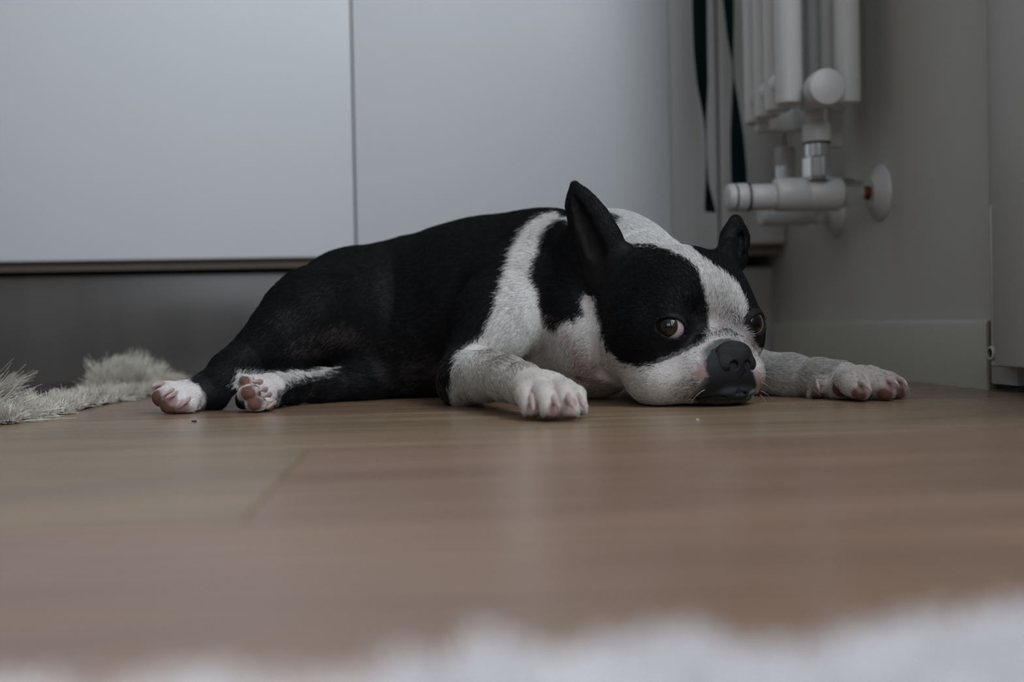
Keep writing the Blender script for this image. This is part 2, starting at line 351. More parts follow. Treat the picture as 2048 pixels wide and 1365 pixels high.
bm = BM(); ribbon(bm, [pxrow(1440, -260, 27.6, YS), pxrow(1451, -70, 29.9, YS), pxrow(1457, 0, 26.4, YS), pxrow(1461, 80, 18.4, YS), pxrow(1466, 140, 6.9, YS), pxrow(1470, 200, 18.4, YS), pxrow(1474, 270, 29.9, YS), pxrow(1477, 330, 32.2, YS), pxrow(1479, 372, 32.2, YS), pxrow(1480, 405, 31.0, YS)], YS)
obj('strand', bm, M['strap'], st)
bm = BM(); lathe(bm, (pxrow(1420, -265, 23.0, YS)[0], YC, pxrow(1420, -265, 23.0, YS)[1]+0.004), (0, -1, 0), cyl_prof(0.17, 0.006), 20)
tag(obj('wall_hook', bm, M['chrome']), 'metal peg holding the dark green strap above the frame', 'hook')

# ================================================================== fibres (rugs, fur)
def curves(name, P, R, col, m, parent=None):
    n, kk = P.shape[:2]
    c = bpy.data.hair_curves.new(name); c.add_curves([kk]*n)
    c.points.foreach_set('position', P.astype(np.float32).ravel())
    a = c.attributes.get('radius') or c.attributes.new('radius', 'FLOAT', 'POINT')
    a.data.foreach_set('value', R.astype(np.float32).ravel())
    a = c.attributes.new('coat', 'FLOAT_COLOR', 'POINT')
    cc = np.ones((n, kk, 4), np.float32); cc[:, :, :3] = col[:, None, :] if col.ndim == 2 else col
    a.data.foreach_set('color', cc.ravel()); c.materials.append(m)
    o = bpy.data.objects.new(name, c); link(o)
    if parent is not None:
        o.parent = parent; o.matrix_parent_inverse = Matrix.Translation(-Vector(parent.location))
    return o
def strands(P0, D, L, bend, kk=5):
    """P0 roots, D start directions, L lengths, bend: vector added along the strand"""
    t = np.linspace(0, 1, kk)[None, :, None]
    return P0[:, None]+D[:, None]*L[:, None, None]*t+bend[:, None]*(L[:, None, None])*t**2
def unit(v): return v/np.maximum(np.linalg.norm(v, axis=-1, keepdims=True), 1e-9)

# ================================================================== implicit-surface modelling
def smin(a, b, k):
    if k <= 0: return np.minimum(a, b)
    h = np.maximum(k-np.abs(a-b), 0)/k
    return np.minimum(a, b)-h*h*k*0.25
f4 = np.float32
def rc(a, b, ra, rb, flat=None, fs=1.0):
    """tapered capsule; flat/fs squash it along one direction"""
    a, b = np.array(a, f4), np.array(b, f4); ba = b-a; L2 = float(ba@ba)+1e-12
    nv = None if flat is None else unit(np.array(flat, f4)).astype(f4)
    def fn(P):
        p = P-a
        if nv is not None: p = p+(p@nv)[..., None]*nv*f4(1/fs-1)
        h = np.clip((p@ba)/f4(L2), 0, 1)
        q = p-h[..., None]*ba
        if nv is not None: q = q
        d = np.sqrt((q*q).sum(-1))-(ra+(rb-ra)*h)
        return (d*f4(fs if nv is not None else 1)).astype(f4)
    return fn, (a+b)/2, math.sqrt(L2)/2+max(ra, rb)
def el(c, r, ax=None):
    c = np.array(c, f4); r = np.array(r, f4); A = np.eye(3, dtype=f4) if ax is None else np.array(ax, f4)
    def fn(P):
        q = (P-c)@A.T; k0 = np.sqrt(((q/r)**2).sum(-1)); k1 = np.sqrt(((q/(r*r))**2).sum(-1))
        return (k0*(k0-1)/np.maximum(k1, 1e-9)).astype(f4)
    return fn, c, float(r.max())
class Field:
    def __init__(s): s.groups = []; s.cuts = []; s.floor = None
    def group(s, kg): s.groups.append((kg, [])); return s
    def add(s, prim, k, op='u'): s.groups[-1][1].append((op, prim, k)); return s
    def chain(s, pts, k, flat=None, fs=1.0):
        for (a, ra), (b, rb) in zip(pts, pts[1:]): s.add(rc(a, b, ra, rb, flat, fs), k)
        return s
    def cut(s, prim, k): s.cuts.append(('s', prim, k)); return s
    def _run(s, F, P, ops, c, hd):
        for op, (fn, cen, rad), k in ops:
            if c is None: idx = slice(None)
            else:
                idx = np.nonzero(np.linalg.norm(c-cen, axis=1) < rad+k+hd+0.004)[0]
                if len(idx) == 0: continue
            d = fn(P[idx]); g = F[idx]
            F[idx] = smin(g, d, k) if op == 'u' else -smin(-g, d, k)
        return F
    def ev(s, P, c=None, hd=0.0):
        F = np.full(P.shape[:2], 1.0, f4)
        for kg, ops in s.groups:
            G = s._run(np.full(P.shape[:2], 1.0, f4), P, ops, c, hd)
            F = smin(F, G, kg)
        F = s._run(F, P, s.cuts, c, hd)
        if s.floor is not None: F = -smin(-F, P[..., 2]-f4(s.floor), 0.003)
        return F
def iso(field, lo, hi, h, B=8):
    lo, hi = np.array(lo, f4), np.array(hi, f4); nb = np.ceil((hi-lo)/h/B).astype(int); n = nb*B
    bi = np.stack(np.meshgrid(*[np.arange(k) for k in nb], indexing='ij'), -1).reshape(-1, 3)
    cen = (lo+(bi*B+(B-1)/2)*h).astype(f4)
    fc = np.concatenate([field.ev(cen[i:i+20000, None])[:, 0] for i in range(0, len(cen), 20000)])
    near = np.abs(fc) < h*B*1.9
    V = np.where(fc < 0, f4(-1), f4(1)).reshape(nb)
    V = np.repeat(np.repeat(np.repeat(V, B, 0), B, 1), B, 2)
    ib = bi[near]; cn = cen[near]
    loc = np.stack(np.meshgrid(*[np.arange(B)]*3, indexing='ij'), -1).reshape(-1, 3)
    for s in range(0, len(ib), 3000):
        I = ib[s:s+3000]; g = I[:, None]*B+loc[None]
        val = field.ev((lo+g*h).astype(f4), cn[s:s+3000], h*B*0.87)
        V[g[..., 0], g[..., 1], g[..., 2]] = val
    S = V < 0
    cs = np.zeros(n-1, np.int8)
    for a in (0, 1):
        for b in (0, 1):
            for c in (0, 1): cs += S[a:n[0]-1+a, b:n[1]-1+b, c:n[2]-1+c]
    cells = np.argwhere((cs > 0) & (cs < 8)); vid = np.full(n, -1, np.int32)
    vid[cells[:, 0], cells[:, 1], cells[:, 2]] = np.arange(len(cells))
    acc = np.zeros((len(cells), 3)); cnt = np.zeros(len(cells))
    cor = [(a, b, c) for a in (0, 1) for b in (0, 1) for c in (0, 1)]
    val = {q: V[cells[:, 0]+q[0], cells[:, 1]+q[1], cells[:, 2]+q[2]] for q in cor}
    for q in cor:
        for ax in range(3):
            if q[ax]: continue
            r = list(q); r[ax] = 1; r = tuple(r); v0, v1 = val[q], val[r]; m = (v0 < 0) != (v1 < 0)
            t = v0[m]/(v0[m]-v1[m]); p = np.tile(np.array(q, float), (m.sum(), 1)); p[:, ax] += t
            acc[m] += p; cnt[m] += 1
    verts = lo+(cells+acc/cnt[:, None])*h
    quads = []
    for ax in range(3):
        sl0 = [slice(None)]*3; sl1 = [slice(None)]*3; sl0[ax] = slice(0, -1); sl1[ax] = slice(1, None)
        A, Bv = S[tuple(sl0)], S[tuple(sl1)]; e = np.argwhere(A != Bv); b, c = [x for x in range(3) if x != ax]
        e = e[(e[:, b] > 0) & (e[:, c] > 0)]
        flip = A[e[:, 0], e[:, 1], e[:, 2]]
        def g(db, dc):
            q = e.copy(); q[:, b] -= db; q[:, c] -= dc; return vid[q[:, 0], q[:, 1], q[:, 2]]
        Q = np.stack([g(1, 1), g(0, 1), g(0, 0), g(1, 0)], 1)
        if ax == 1: flip = ~flip
        Q[~flip] = Q[~flip][:, ::-1]; quads.append(Q)
    Q = np.concatenate(quads); Q = Q[(Q >= 0).all(1)]
    return verts, Q
def mesh_from(name, V, Q, m, parent=None, smooth_iter=0):
    me = bpy.data.meshes.new(name); me.vertices.add(len(V)); me.vertices.foreach_set('co', V.astype(f4).ravel())
    me.loops.add(Q.size); me.loops.foreach_set('vertex_index', Q.astype(np.int32).ravel())
    me.polygons.add(len(Q)); me.polygons.foreach_set('loop_start', np.arange(0, Q.size, 4, dtype=np.int32))
    me.update(calc_edges=True); me.validate()
    me.polygons.foreach_set('use_smooth', np.ones(len(me.polygons), bool)); me.materials.append(m)
    o = bpy.data.objects.new(name, me); link(o)
    if parent is not None:
        o.parent = parent; o.matrix_parent_inverse = Matrix.Translation(-Vector(parent.location))
    return o
def relax(V, Q, n, keep=None):
    """a little Laplacian smoothing of the grid stair-steps"""
    e = np.concatenate([Q[:, [i, (i+1) % 4]] for i in range(4)])
    i = np.concatenate([e[:, 0], e[:, 1]]); j = np.concatenate([e[:, 1], e[:, 0]])
    deg = np.bincount(i, minlength=len(V))[:, None]
    for w in [0.5, -0.52]*n:
        s = np.stack([np.bincount(i, weights=V[j, a], minlength=len(V)) for a in range(3)], 1)/np.maximum(deg, 1)
        V = V+w*(s-V)
    return V
def normals(V, Q):
    fn = np.cross(V[Q[:, 2]]-V[Q[:, 0]], V[Q[:, 3]]-V[Q[:, 1]]); n = np.zeros_like(V)
    for k in range(4):
        for a in range(3): n[:, a] += np.bincount(Q[:, k], weights=fn[:, a], minlength=len(V))
    return unit(n)

# ================================================================== the dog
def S(px, py, d, r): return (W(px, py, d), r*d/FPX)
YW = math.radians(4.5); RX_ = np.array([math.cos(YW), -math.sin(YW), 0]); FY_ = np.array([math.sin(YW), math.cos(YW), 0])
PSI = math.radians(27.5); HF = RX_*math.sin(PSI)-FY_*math.cos(PSI); HL = RX_*math.cos(PSI)+FY_*math.sin(PSI); HU = np.array([0, 0, 1.0])
HO = W(1345, 620, 1.12); HO[2] = 0
HA = np.stack([HL, HF, HU])                    # rows: head-local axes
def H(a, b, z): return HO+HL*a+HF*b+HU*z
def he(a, b, z, ra, rb, rz, tilt=0.0, yaw=0.0):
    c_, s_ = math.cos(tilt), math.sin(tilt)
    A = np.stack([HL, HF*c_+HU*s_, -HF*s_+HU*c_])
    if yaw:
        cy, sy = math.cos(yaw), math.sin(yaw); A = np.stack([A[0]*cy+A[1]*sy, -A[0]*sy+A[1]*cy, A[2]])
    return el(H(a, b, z), (ra, rb, rz), A)
EYES = [H(-0.0435, 0.055, 0.0715), H(0.0430, 0.0595, 0.0740)]; ER = 0.0150
EOUT = [unit(-HL*0.42+HF*0.9+HU*0.05), unit(HL*0.36+HF*0.92+HU*0.05)]

F = Field(); F.floor = 0.0004
# --- torso
F.group(0.0)
F.chain([S(1060, 590, 1.30, 158), S(960, 612, 1.315, 160), S(860, 630, 1.32, 150), S(770, 628, 1.32, 130), S(700, 612, 1.31, 104)], 0.03)
F.add(el(W(1010, 640, 1.30), (0.115, 0.085, 0.098)), 0.04)
F.add(el(W(820, 705, 1.31), (0.10, 0.078, 0.058)), 0.04)
F.chain([S(1120, 560, 1.27, 128), S(1220, 560, 1.22, 122), S(1290, 580, 1.17, 112)], 0.04)      # withers to nape
F.chain([S(1090, 690, 1.25, 104), S(1190, 706, 1.19, 74), S(1255, 700, 1.14, 62)], 0.035)            # breast and throat
F.add(rc(W(1120, 600, 1.185), W(1185, 705, 1.145), 0.030, 0.026), 0.03)
# --- pelvis rolled over
F.add(el(W(690, 640, 1.29), (0.062, 0.062, 0.068)), 0.03)
F.add(el(W(660, 700, 1.28), (0.060, 0.045, 0.026)), 0.03)
# --- near shoulder and upper arm
F.group(0.022)
F.chain([S(1020, 590, 1.205, 84), S(985, 650, 1.175, 78), S(930, 745, 1.145, 52)], 0.02)
# --- near forearm
F.group(0.010)
F.chain([S(932, 756, 1.128, 55), S(975, 752, 1.07, 46), S(1015, 758, 1.015, 40), S(1045, 768, 0.982, 36), S(1080, 782, 0.958, 37)], 0.012)
F.add(el(W(925, 775, 1.13), (0.022, 0.026, 0.018)), 0.012)
F.add(el(W(1096, 782, 0.960), (0.022, 0.018, 0.0145)), 0.012)
def toe(k1, k2, tip, k=0.004):
    F.chain([k1, k2, tip], k)
F.group(0.0055)
F.chain([S(1048, 772, .970, 19), S(1052, 792, .944, 21), S(1062, 821, .922, 19)], 0.004)
F.group(0.0012)
F.chain([S(1076, 768, .962, 22), S(1088, 788, .932, 23), S(1099, 821, .910, 20.5)], 0.004)
F.group(0.0012)
F.chain([S(1110, 768, .960, 22), S(1128, 786, .931, 23), S(1140, 820, .910, 20.5)], 0.004)
F.group(0.0012)
F.chain([S(1130, 776, .972, 20), S(1152, 790, .950, 18), S(1160, 816, .930, 16)], 0.004)
# --- far foreleg, stretched out beyond the chin
F.group(0.010)
F.chain([S(1180, 660, 1.33, 70), S(1300, 700, 1.32, 64), S(1400, 722, 1.27, 54), S(1490, 742, 1.21, 46), S(1580, 752, 1.165, 39), S(1640, 756, 1.135, 33), S(1680, 762, 1.115, 33), S(1720, 768, 1.10, 34)], 0.012)
F.add(el(W(1635, 784, 1.118), (0.0095, 0.0085, 0.0085)), 0.007)
F.add(el(W(1640, 770, 1.108), (0.006, 0.005, 0.008)), 0.004)
F.add(el(W(1690, 776, 1.10), (0.016, 0.020, 0.012)), 0.008)
F.group(0.006)
F.chain([S(1690, 762, 1.085, 24), S(1706, 768, 1.070, 25), S(1722, 783, 1.060, 19)], 0.004)
F.group(0.003)
F.chain([S(1722, 756, 1.090, 26), S(1752, 766, 1.072, 25), S(1772, 783, 1.066, 20)], 0.004)
F.group(0.003)
F.chain([S(1740, 757, 1.11, 26), S(1776, 768, 1.092, 23), S(1794, 782, 1.085, 19)], 0.004)
F.group(0.003)
F.chain([S(1740, 760, 1.135, 24), S(1778, 770, 1.12, 20), S(1796, 780, 1.112, 17)], 0.004)
# --- upper hind leg, stretched back
F.group(0.018)
F.chain([S(730, 597, 1.285, 88), S(672, 608, 1.25, 78), S(626, 615, 1.215, 73), S(590, 643, 1.20, 66), S(545, 682, 1.18, 51), S(500, 714, 1.165, 34), S(463, 742, 1.15, 30), S(420, 782, 1.128, 29), S(385, 792, 1.118, 30)], 0.02)
F.add(rc(W(690, 640, 1.25), W(560, 705, 1.18), 0.036, 0.016), 0.02)
F.add(rc(W(470, 728, 1.15), W(447, 735, 1.145), 0.013, 0.011), 0.008)
F.add(el(W(425, 797, 1.125), (0.013, 0.013, 0.010)), 0.008)
F.add(el(W(368, 797, 1.108), (0.020, 0.017, 0.0145)), 0.008)
F.group(0.004); F.chain([S(365, 782, 1.112, 20), S(335, 783, 1.098, 19), S(320, 778, 1.096, 15)], 0.004)
F.group(0.003); F.chain([S(362, 790, 1.10, 21), S(335, 794, 1.085, 22), S(321, 796, 1.083, 17)], 0.004)
F.group(0.003); F.chain([S(365, 800, 1.095, 22), S(346, 807, 1.080, 21), S(338, 812, 1.078, 17)], 0.004)
F.group(0.003); F.chain([S(385, 803, 1.098, 20), S(376, 810, 1.086, 18), S(366, 814, 1.084, 15)], 0.004)
# --- lower hind leg lying on the floor
F.group(0.014)
F.chain([S(800, 752, 1.26, 42), S(720, 768, 1.235, 36), S(640, 775, 1.205, 30), S(580, 776, 1.17, 27), S(545, 780, 1.135, 28), S(528, 786, 1.115, 32)], 0.015)
F.add(el(W(514, 788, 1.105), (0.0155, 0.016, 0.0185)), 0.008)
F.add(el(W(488, 800, 1.112), (0.008, 0.012, 0.010)), 0.006)
F.group(0.0025); F.add(el(W(493, 764, 1.088), (0.0085, 0.010, 0.0068)), 0.003)
F.group(0.0025); F.add(el(W(499, 786, 1.080), (0.0105, 0.011, 0.0088)), 0.003)
F.group(0.0025); F.add(el(W(512, 809, 1.080), (0.0105, 0.011, 0.0080)), 0.003)
F.group(0.003); F.add(el(W(537, 812, 1.095), (0.0065, 0.010, 0.0055)), 0.003)
# --- head
F.group(0.022)
F.add(he(0, -0.012, 0.094, 0.064, 0.068, 0.057), 0.02)
F.add(he(0, 0.024, 0.105, 0.050, 0.044, 0.042), 0.02)
F.add(he(0.040, 0.004, 0.098, 0.036, 0.046, 0.042), 0.02)
F.add(he(-0.046, 0.020, 0.062, 0.036, 0.044, 0.040), 0.02)
F.add(he(0.046, 0.020, 0.064, 0.036, 0.044, 0.040), 0.02)
F.add(he(0, 0.0, 0.046, 0.062, 0.060, 0.040), 0.02)
F.add(he(0, 0.058, 0.042, 0.038, 0.038, 0.027), 0.016)
F.add(he(-0.024, 0.070, 0.0290, 0.0250, 0.031, 0.0255), 0.010)
F.add(he(0.022, 0.070, 0.0290, 0.0205, 0.031, 0.0255), 0.010)
F.add(he(0, 0.080, 0.030, 0.026, 0.0225, 0.0225), 0.008)
F.add(he(0, 0.066, 0.0115, 0.037, 0.0375, 0.0125), 0.004)
F.add(he(-0.047, 0.040, 0.022, 0.026, 0.036, 0.022), 0.014)
F.add(he(0.039, 0.034, 0.022, 0.021, 0.032, 0.022), 0.014)
F.add(he(-0.032, 0.046, 0.094, 0.020, 0.016, 0.010), 0.012)
F.add(he(0.032, 0.048, 0.096, 0.020, 0.016, 0.010), 0.012)
F.add(rc(H(-0.022, 0.074, 0.0545), H(0.0, 0.083, 0.0605), 0.0075, 0.0075), 0.006)      # roll of skin arching over the nose
F.add(rc(H(0.022, 0.074, 0.0545), H(0.0, 0.083, 0.0605), 0.0075, 0.0075), 0.006)
for c, o in zip(EYES, EOUT):
    F.add(el(c, (ER+0.0022,)*3), 0.012)
for sgn, c, o in zip((-1, 1), EYES, EOUT):
    u_ = unit(np.cross(HU, o)); w_ = np.cross(o, u_); a_ = math.radians(14)*sgn
    u2 = u_*math.cos(a_)+w_*math.sin(a_); w2 = -u_*math.sin(a_)+w_*math.cos(a_)
    F.add(el(c+o*0.0135-w_*0.0005, (0.0150, 0.0105, 0.0088), np.stack([u2, o, w2])), 0.0012, 's')
# grooves: philtrum, lip line, folds beside nose and muzzle
F.add(rc(H(0, 0.104, 0.030), H(0, 0.101, 0.0125), 0.0009, 0.0012), 0.0025, 's')
for sg in (-1, 1):
    F.add(rc(H(0.001*sg, 0.1025, 0.0125), H(0.022*sg, 0.0945, 0.0085), 0.0010, 0.0011), 0.0025, 's')
    F.add(rc(H(0.022*sg, 0.0945, 0.0085), H(0.046*sg, 0.065, 0.0100), 0.0011, 0.0010), 0.0025, 's')
    F.add(rc(H(0.0215*sg, 0.0935, 0.0400), H(0.040*sg, 0.083, 0.0345), 0.0011, 0.0006), 0.004, 's')
# folds of the throat
# --- ears
EARS = []
def ear(outer, inner, face, fo, fi, first):
    F.group(0.010)
    EARS.extend(rc(a, b, ra, rb, face, fo)[0] for (a, ra), (b, rb) in zip(outer[first:], outer[first+1:]))
    F.chain(outer, 0.010, face, fo)
    for (a, ra), (b, rb) in zip(inner, inner[1:]): F.add(rc(a, b, ra, rb, face, fi), 0.0025, 's')
ear([S(1224, 548, 1.130, 50), S(1198, 487, 1.135, 41), S(1176, 440, 1.138, 33), S(1159, 405, 1.14, 20), S(1149, 372, 1.142, 7)],
    [S(1196, 560, 1.112, 27), S(1188, 500, 1.122, 25), S(1168, 448, 1.129, 17), S(1156, 415, 1.134, 9), S(1151, 394, 1.138, 3)], unit(-FY_*0.9-RX_*0.45), 0.5, 0.7, 0)
ear([S(1440, 548, 1.135, 36), S(1460, 514, 1.150, 27), S(1468, 477, 1.160, 23), S(1469, 447, 1.165, 14)],
    [S(1478, 512, 1.145, 10), S(1480, 480, 1.153, 9), S(1476, 457, 1.160, 4)], unit(-FY_*0.9+RX_*0.35), 0.42, 0.7, 1)
for a_, b_, r_ in (((1168, 640, 1.10), (1205, 745, 1.12), 0.0035), ((1205, 745, 1.12), (1250, 790, 1.11), 0.003), ((1112, 668, 1.165), (1170, 760, 1.14), 0.003)):
    F.cut(rc(W(*a_), W(*b_), r_, r_), 0.010)
HRES = globals().get('HRES', 0.0014)
V, Q = iso(F, (-0.36, 0.84, -0.006), (0.50, 1.46, 0.232), HRES)
# keep the one connected body
def largest(V, Q):
    lab = np.arange(len(V))
    e = np.concatenate([Q[:, [i, (i+1) % 4]] for i in range(4)])
    while True:
        old = lab.copy(); np.minimum.at(lab, e[:, 0], lab[e[:, 1]]); np.minimum.at(lab, e[:, 1], lab[e[:, 0]])
        lab = lab[lab]; lab = lab[lab]
        if (lab == old).all(): break
    u, c = np.unique(lab, return_counts=True); k = lab == u[c.argmax()]
    m = np.cumsum(k)-1; return V[k], m[Q[k[Q].all(1)]]
V, Q = largest(V, Q)
V = relax(V, Q, 3); V[:, 2] = np.maximum(V[:, 2], 0.0002)
NV = normals(V, Q)

# ------------------------------------------------------------------ coat markings, drawn on the flank and face of the dog
from mathutils.bvhtree import BVHTree
bvh = BVHTree.FromPolygons(V.tolist(), Q.tolist())
def to_uv(P): return np.stack([P@RX_, P[..., 2]], -1)
def outline(pts, d):
    """marking outline: photo points set on the dog's surface, then flattened to the (sideways, up) plane"""
    out = []
    pts = [np.array(p, float) for p in pts]
    for a, b in zip(pts, pts[1:]+pts[:1]):
        n = max(1, int(np.linalg.norm(b-a)/12))
        for t in range(n):
            p = a+(b-a)*t/n; w = W(p[0], p[1], 1.0)-CAM
            hit, nn, _, dist = bvh.ray_cast(Vector(CAM), Vector(w).normalized())
            q = np.array(hit) if hit is not None else CAM+w*d
            out.append(to_uv(q))
    return np.array(out)
def inside(uv, poly):
    x, y = uv[:, 0], uv[:, 1]; r = np.zeros(len(uv), bool)
    bb = (x >= poly[:, 0].min()) & (x <= poly[:, 0].max()) & (y >= poly[:, 1].min()) & (y <= poly[:, 1].max())
    xi, yi = x[bb], y[bb]; s = np.zeros(len(xi), bool)
    for (x0, y0), (x1, y1) in zip(poly, np.roll(poly, -1, 0)):
        if y0 == y1: continue
        s ^= ((y0 > yi) != (y1 > yi)) & (xi < (x1-x0)*(yi-y0)/(y1-y0)+x0)
    r[bb] = s; return r
BLACK = (0.0060, 0.0062, 0.0072); WHITE = (0.76, 0.755, 0.73); SKIN = (0.42, 0.25, 0.235); PAD = (0.15, 0.078, 0.058)
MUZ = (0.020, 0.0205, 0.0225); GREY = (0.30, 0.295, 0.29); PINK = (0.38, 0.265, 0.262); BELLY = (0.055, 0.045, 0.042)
# (colour, nominal depth, outline, (dmin, dmax) depth window, hair: 0 none 1 full)
MARKS = [
 ('white', WHITE, 1.2, [(1133, 420), (1085, 431), (1052, 455), (1028, 492), (1012, 540), (998, 590), (984, 630), (966, 668), (940, 688), (915, 712), (903, 745), (898, 775), (893, 835), (1000, 870), (1900, 870), (1900, 700), (1545, 690), (1400, 400), (1250, 400)]),
 ('black', BLACK, 1.25, [(1140, 428), (1120, 436), (1098, 452), (1083, 475), (1078, 500), (1062, 535), (1064, 560), (1074, 580), (1078, 615), (1086, 640), (1098, 658), (1112, 663), (1122, 650), (1140, 640), (1158, 655), (1150, 635), (1168, 636), (1164, 605), (1175, 575), (1180, 520), (1160, 440)]),
 ('black', BLACK, 1.25, [(1195, 429), (1228, 429), (1252, 437), (1238, 441), (1243, 446), (1222, 446), (1212, 452), (1190, 445)]),
 ('black', BLACK, 1.12, [(1160, 545), (1190, 525), (1235, 505), (1263, 489), (1309, 490), (1354, 508), (1385, 527), (1400, 553), (1411, 588), (1419, 630), (1420, 664), (1408, 687), (1377, 702), (1347, 715), (1309, 729), (1278, 736), (1240, 725), (1213, 702), (1202, 668), (1194, 630), (1186, 599), (1172, 568)]),
 ('black', BLACK, 1.12, [(1373, 481), (1404, 515), (1442, 542), (1476, 569), (1486, 591), (1492, 614), (1492, 645), (1500, 668), (1509, 687), (1520, 706), (1535, 735), (1560, 712), (1580, 560), (1560, 400), (1420, 400), (1405, 470)]),
 ('greyhair', GREY, 1.03, [(1348, 775), (1372, 762), (1400, 760), (1425, 750), (1430, 800), (1415, 820), (1360, 806), (1345, 792)]),
 ('greyhair', GREY, 1.03, [(1440, 640), (1478, 620), (1494, 650), (1505, 690), (1520, 730), (1495, 720), (1480, 690), (1455, 676), (1425, 684), (1418, 670)]),
 ('muzzle', MUZ, 1.02, [(1423, 683), (1453, 677), (1480, 688), (1491, 710), (1503, 740), (1513, 759), (1519, 797), (1505, 815), (1395, 817), (1380, 797), (1398, 775), (1410, 757), (1403, 736), (1401, 706)]),
 ('pinkskin', PINK, 1.03, [(1394, 732), (1407, 726), (1412, 744), (1420, 757), (1393, 758), (1390, 751), (1378, 748), (1393, 742)]),
 ('pinkskin', PINK, 1.03, [(1511, 742), (1520, 745), (1524, 790), (1515, 795), (1513, 765)]),
 ('pinkfur', (0.42, 0.30, 0.285), 1.16, [(1122, 668), (1145, 668), (1165, 700), (1190, 745), (1215, 785), (1195, 792), (1160, 760), (1135, 710)]),
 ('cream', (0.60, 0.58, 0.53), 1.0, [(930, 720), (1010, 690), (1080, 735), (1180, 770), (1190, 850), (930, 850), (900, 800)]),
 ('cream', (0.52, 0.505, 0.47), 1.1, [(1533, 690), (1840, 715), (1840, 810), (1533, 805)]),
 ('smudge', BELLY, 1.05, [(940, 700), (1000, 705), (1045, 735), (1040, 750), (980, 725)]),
 ('white', WHITE, 1.1, [(366, 758), (392, 768), (405, 790), (407, 835), (290, 835), (290, 750), (350, 750)]),
 ('white', WHITE, 1.1, [(475, 742), (520, 742), (560, 750), (620, 744), (690, 734), (660, 750), (600, 762), (575, 772), (556, 782), (552, 812), (545, 830), (500, 832), (478, 800), (468, 775)]),
 ('black', BLACK, 1.1, [(462, 780), (474, 800), (490, 812), (498, 830), (460, 840)]),
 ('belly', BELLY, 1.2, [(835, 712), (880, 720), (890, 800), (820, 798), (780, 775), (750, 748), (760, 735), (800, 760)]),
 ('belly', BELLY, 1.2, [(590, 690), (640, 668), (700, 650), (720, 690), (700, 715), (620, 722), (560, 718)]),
 ('inner', (0.009, 0.008, 0.008), 1.1, [(1150, 400), (1165, 430), (1195, 470), (1215, 560), (1200, 585), (1165, 560), (1155, 500), (1146, 440)]),
]
POLY = [(n, np.array(c), outline(p, d)) for n, c, d, p in MARKS]
BALLS = []   # bare patches of skin: centre, radius, colour
for px, py, d, r, c in [
    (1063, 838, .920, 17, PAD), (1100, 842, .908, 20, PAD), (1140, 842, .908, 19, PAD), (1158, 836, .926, 14, PAD), (1030, 822, .975, 16, (0.16, 0.05, 0.045)),
    (1066, 812, .915, 13, PINK), (1112, 818, .902, 15, PINK), (1140, 806, .908, 15, PINK), (1160, 803, .925, 12, PINK),
    (1716, 792, 1.055, 16, PAD), (1768, 795, 1.058, 19, PAD), (1796, 790, 1.075, 20, PAD), (1676, 782, 1.085, 17, PAD), (1634, 797, 1.112, 17, PAD), (1638, 778, 1.10, 11, PINK),
    (1724, 774, 1.050, 12, PINK), (1785, 766, 1.06, 16, PINK), (1803, 765, 1.08, 13, PINK),
    (318, 770, 1.09, 13, PINK), (313, 797, 1.078, 17, PAD), (333, 818, 1.074, 22, PAD), (335, 790, 1.07, 13, PINK), (366, 815, 1.078, 15, PINK), (345, 800, 1.07, 12, PINK),
    (490, 764, 1.080, 13, PAD), (496, 787, 1.070, 17, PAD), (509, 808, 1.070, 17, PAD), (512, 765, 1.085, 10, PINK), (525, 785, 1.08, 13, PINK), (536, 812, 1.087, 12, PINK)]:
    BALLS.append((W(px, py, d), r*d/FPX*1.25, np.array(c)))
def vnoise(P, s, seed):
    r = np.random.default_rng(seed); out = np.zeros(len(P))
    for k in range(5):
        w = r.normal(size=3)*s*(1.7**k); out += np.sin(P@w+r.uniform(0, 6.28))*0.62**k
    return out/1.6
SOFT = {'white': 0.0012, 'black': 0.0012, 'greyhair': 0.0075, 'muzzle': 0.002, 'pinkskin': 0.0012, 'pinkfur': 0.008, 'belly': 0.012, 'inner': 0.003, 'smudge': 0.006, 'cream': 0.010}
_jr = np.random.default_rng(3); _jit = _jr.normal(size=(9, 2))
def soft(uv, pl, s): return sum(inside(uv+j*s, pl) for j in _jit)/len(_jit)
